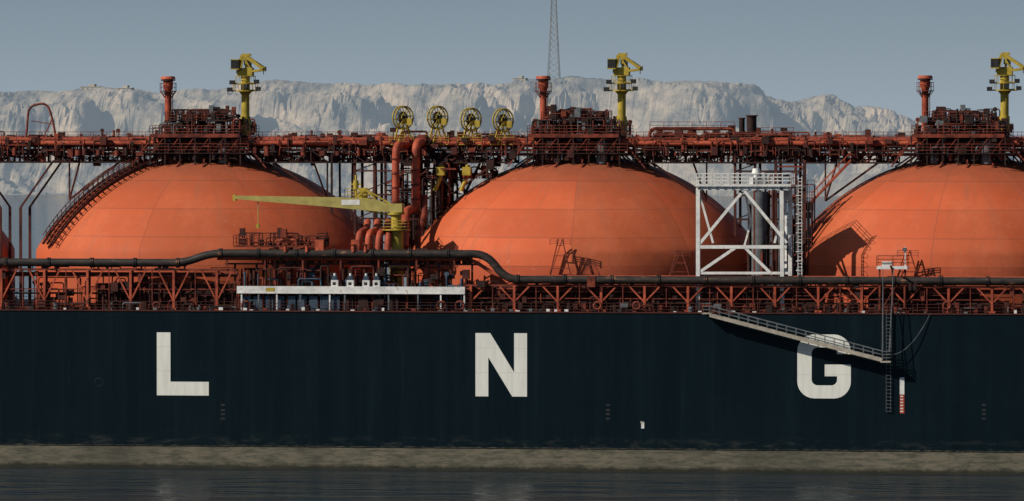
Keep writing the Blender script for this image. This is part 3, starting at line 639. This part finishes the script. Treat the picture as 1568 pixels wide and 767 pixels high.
lp.pipe([(P(330,394,yp).x,yp+1.1,zp(397)),(P(720,394,yp).x,yp+1.1,zp(397)),(P(760,425,yp).x,yp+1.1,zp(424)),(P(1680,425,yp).x,yp+1.1,zp(424))],.22,'brt',1.2)
for u in list(range(-60,283,66))+list(range(335,740,58))+list(range(790,1670,72)):
    v_=404 if u<290 else 389 if u<745 else 428
    p=P(u,v_,yp); p.z=zp(v_); lp.tube(p,p+Vector((.22,0,0)),.6,'pip',n=18); lp.tube(p+Vector((.3,0,0)),p+Vector((.42,0,0)),.6,'pip',n=18)
    if v_<420: lp.beam((p.x+1,yp,p.z-.4),(p.x+1,yp,zp(415)),.2,'red')
for u in(437,470,541,560): p=P(u,386,yp-.4); lp.tube(p,p+Vector((0,0,.9)),.2,'brt'); lp.ring(p+Vector((0,0,.9)),(0,0,1),.35,.05,'red')
for u in(545,490): p=P(u,380,yp+.2); lp.box(p.x-.5,p.x+.5,yp-.3,yp+.6,p.z-.4,p.z+1.0,'brt')
lp.obj('deck_pipeline')

for u in(858,905,1040,1390):
    af=MB(); y=2.6; v1=366 if u<900 else 400 if u==905 else 384
    for yy in(y-.5,y+.5):
        af.beam(P(u-18,430,yy),P(u-3,v1,yy),.12,'red'); af.beam(P(u+18,430,yy),P(u+3,v1,yy),.12,'red')
        for k in(.3,.6,.85):
            a=P(u-18,430,yy).lerp(P(u-3,v1,yy),k); b2=P(u+18,430,yy).lerp(P(u+3,v1,yy),k); af.beam(a,b2,.08,'red')
        af.beam(P(u-18,430,yy),P(u+3,v1,yy),.08,'red')
    af.rail(P(u-16,v1+10,y-.5),P(u+16,v1+10,y-.5),'red',.8,.8); af.obj('trestle_ladder')

# ------------------------------------------------ white lattice tower
tw=MB(); yn,yf=1.9,6.2
def seg(u0,v0,u1,v1,y,wd=.36): tw.beam(P(u0,v0,y),P(u1,v1,y),wd,'wht')
zt=Z(288,yn,1140)
for y in(yn,yf):
    seg(1069,288,1069,474,y,.46); seg(1197 if y==yn else 1210,288,1198 if y==yn else 1210,474,y,.46)
    seg(1069,288,1210,288,y,.46); seg(1069,378,1205,378,y,.4)
    seg(1069,376,1135,296,y,.34); seg(1140,292,1205,372,y,.34)
    seg(1069,418,1128,378,y,.34); seg(1140,378,1180,418,y,.34); seg(1069,418,1210,418,y,.3)
seg(1070,292,1092,372,yf,.26); seg(1206,292,1186,372,yf,.26); seg(1140,288,1150,340,yf,.26); seg(1150,340,1140,376,yf,.22)
for u in(1069,1135,1203): tw.beam(P(u,288,yn),P(u,288,yf),.4,'wht'); tw.beam(P(u,378,yn),P(u,378,yf),.36,'wht')
for u in(1069,1203): tw.beam(P(u,378,yn),P(u,290,yf),.26,'wht'); tw.beam(P(u,418,yn),P(u,378,yf),.26,'wht')
a,b2=P(1065,280,yn).x,P(1212,280,yn).x
tw.box(a,b2,yn-.5,yf+.5,zt+.2,zt+.45,'wht'); tw.railbox(a,b2,yn-.5,yf+.5,zt+.45,'wht',1.25); tw.rail((a,yn-.5,zt+.45),(b2,yn-.5,zt+.45),'wht',1.25,1.0,.08)
for k in range(12): x=a+(b2-a)*(k+.5)/12; tw.beam((x,yn-.5,zt+.1),(x,yf+.5,zt+.1),.2,'gry')
x=P(1158,270,4).x; tw.tube((x,4,zt+.4),(x,4,zt+1.7),.3,'wht'); tw.tube((x,4,zt+1.7),(x,4,zt+2.3),.55,'wht',.4,n=14); tw.box(x-.8,x-.3,3.4,4.2,zt+.4,zt+1.3,'wht'); tw.box(x+.4,x+1.2,3.4,4.2,zt+.4,zt+1.1,'gry')
xx=P(1222,350,yn).x
for dx in(0,.45): tw.beam((xx+dx,yn,DECK+3),(xx+dx,yn,zt+1.4),.08,'wht')
z_=DECK+3
while z_<zt+1.2: tw.beam((xx,yn,z_),(xx+.45,yn,z_),.06,'wht'); z_+=.4
z_=DECK+5
while z_<zt+1.2: tw.ring((xx+.22,yn-.3,z_),(0,0,1),.42,.035,'wht',12,4); z_+=1.1
tw.obj('white_lattice_tower')
rb=MB()
for u in(1188,1232): rb.beam(P(u,245,14),P(u,430,14),.35,'mar')
for v in(255,300,345,390): rb.beam(P(1188,v,14),P(1232,v,14),.2,'red'); rb.beam(P(1188,v+45,14),P(1232,v,14),.16,'mar')
a=P(1180,300,14); rb.tube((a.x-1.5,15,DECK),(a.x-1.5,15,a.z+.5),1.1,'gry',n=20); rb.tube((a.x+3,16,DECK),(a.x+3,16,a.z-3),.9,'mar',n=20)
rb.clutter(a.x-3,a.x+5,13,17,DECK+3,a.z+3,90,['mar','red','drk','drk','gry'],.2)
rb.obj('cargo_machinery_frame')

# ------------------------------------------------ ladder davit platform
dp=MB(); y=.9
zt=Z(412,y,1368); a,b2=P(1343,412,y).x,P(1390,412,y).x
dp.box(a,b2,y-.5,y+1.2,zt,zt+.35,'wht'); dp.railbox(a,b2,y-.5,y+1.2,zt+.35,'red',1.2); dp.box(a+.6,a+1.8,y-.4,y+.6,zt+.35,zt+.9,'wht')
for x in(a+.3,(a+b2)/2,b2-.3): dp.beam((x,y,DECK),(x,y,zt),.2,'red')
dp.beam((a+.3,y,DECK),(b2-.3,y,zt),.13,'red'); x=b2-.3; dp.beam((x,y,zt),(x,y,zt+2.6),.13,'wht'); dp.box(x-.3,x+.2,y-.2,y+.2,zt+2.1,zt+2.5,'gry')
dp.beam(((a+b2)/2,y,zt),((a+b2)/2,-1.2,zt+.4),.2,'red')
dp.obj('ladder_davit_platform')
al=MB(); A=P(1088,482,-.9); B=P(1352,551,-.9); dz=Vector((0,0,1))
for y_ in(0,-.95):
    o_=Vector((0,y_,0)); al.beam(A+o_,B+o_,.12,'bei',.42)
    al.beam(A+o_+dz*1.05,B+o_+dz*1.05,.07,'gry'); al.beam(A+o_+dz*.62,B+o_+dz*.62,.05,'gry')
    for k in range(19): p=A.lerp(B,k/18)+o_; al.beam(p,p+dz*1.05,.06,'gry')
for k in range(62): p=A.lerp(B,(k+.5)/62); al.box(p.x-.13,p.x+.13,p.y-.92,p.y-.03,p.z+.02,p.z+.07,'gry')
al.box(B.x-.2,B.x+1.0,B.y-1.0,B.y+.1,B.z-.28,B.z-.1,'bei'); al.railbox(B.x-.1,B.x+1.0,B.y-.95,B.y+.05,B.z-.1,'gry',1.1)
al.box(A.x-.9,A.x+.2,A.y-1.0,.3,A.z+.1,A.z+.25,'bei'); al.railbox(A.x-.9,A.x+.1,A.y-.95,.2,A.z+.25,'gry',1.1)
def rope(p,q,sag,r_=.035,n=10):
    last=p
    for i in range(1,n+1):
        tt=i/n; c=p.lerp(q,tt)-dz*(sag*4*tt*(1-tt)); al.beam(last,c,r_*2,'gry'); last=c
for y_ in(-.9,-1.85): rope(P(1352,412,-.9),Vector((B.x,y_,B.z+1)),0); rope(P(1368,412,-.9),Vector((B.x+.8,y_,B.z+1)),0)
rope(P(1425,479,-.1),Vector((B.x+.9,-1,B.z+.6)),1.2)
al.obj('accommodation_ladder')
pl=MB(); x=P(1361,500,-.15).x
for dx in(-.3,.3): pl.beam((x+dx,-.2,DECK+.5),(x+dx-.1*(dx>0),-.2,Z(630,0,1361)),.04,'gry')
z_=Z(630,0,1361)
while z_<DECK: pl.box(x-.33,x+.33,-.25,-.17,z_,z_+.045,'gry'); z_+=.42
pl.obj('pilot_ladder')
bu=MB(); p=P(1127,764,-68); p.z=0
bu.tube((p.x,p.y,-.2),(p.x,p.y,.25),.22,'wht',.2,n=14); bu.tube((p.x,p.y,.25),(p.x,p.y,.4),.2,'wht',.05,n=14); bu.tube((p.x,p.y,.35),(p.x,p.y,.75),.03,'gry'); bu.obj('marker_buoy')
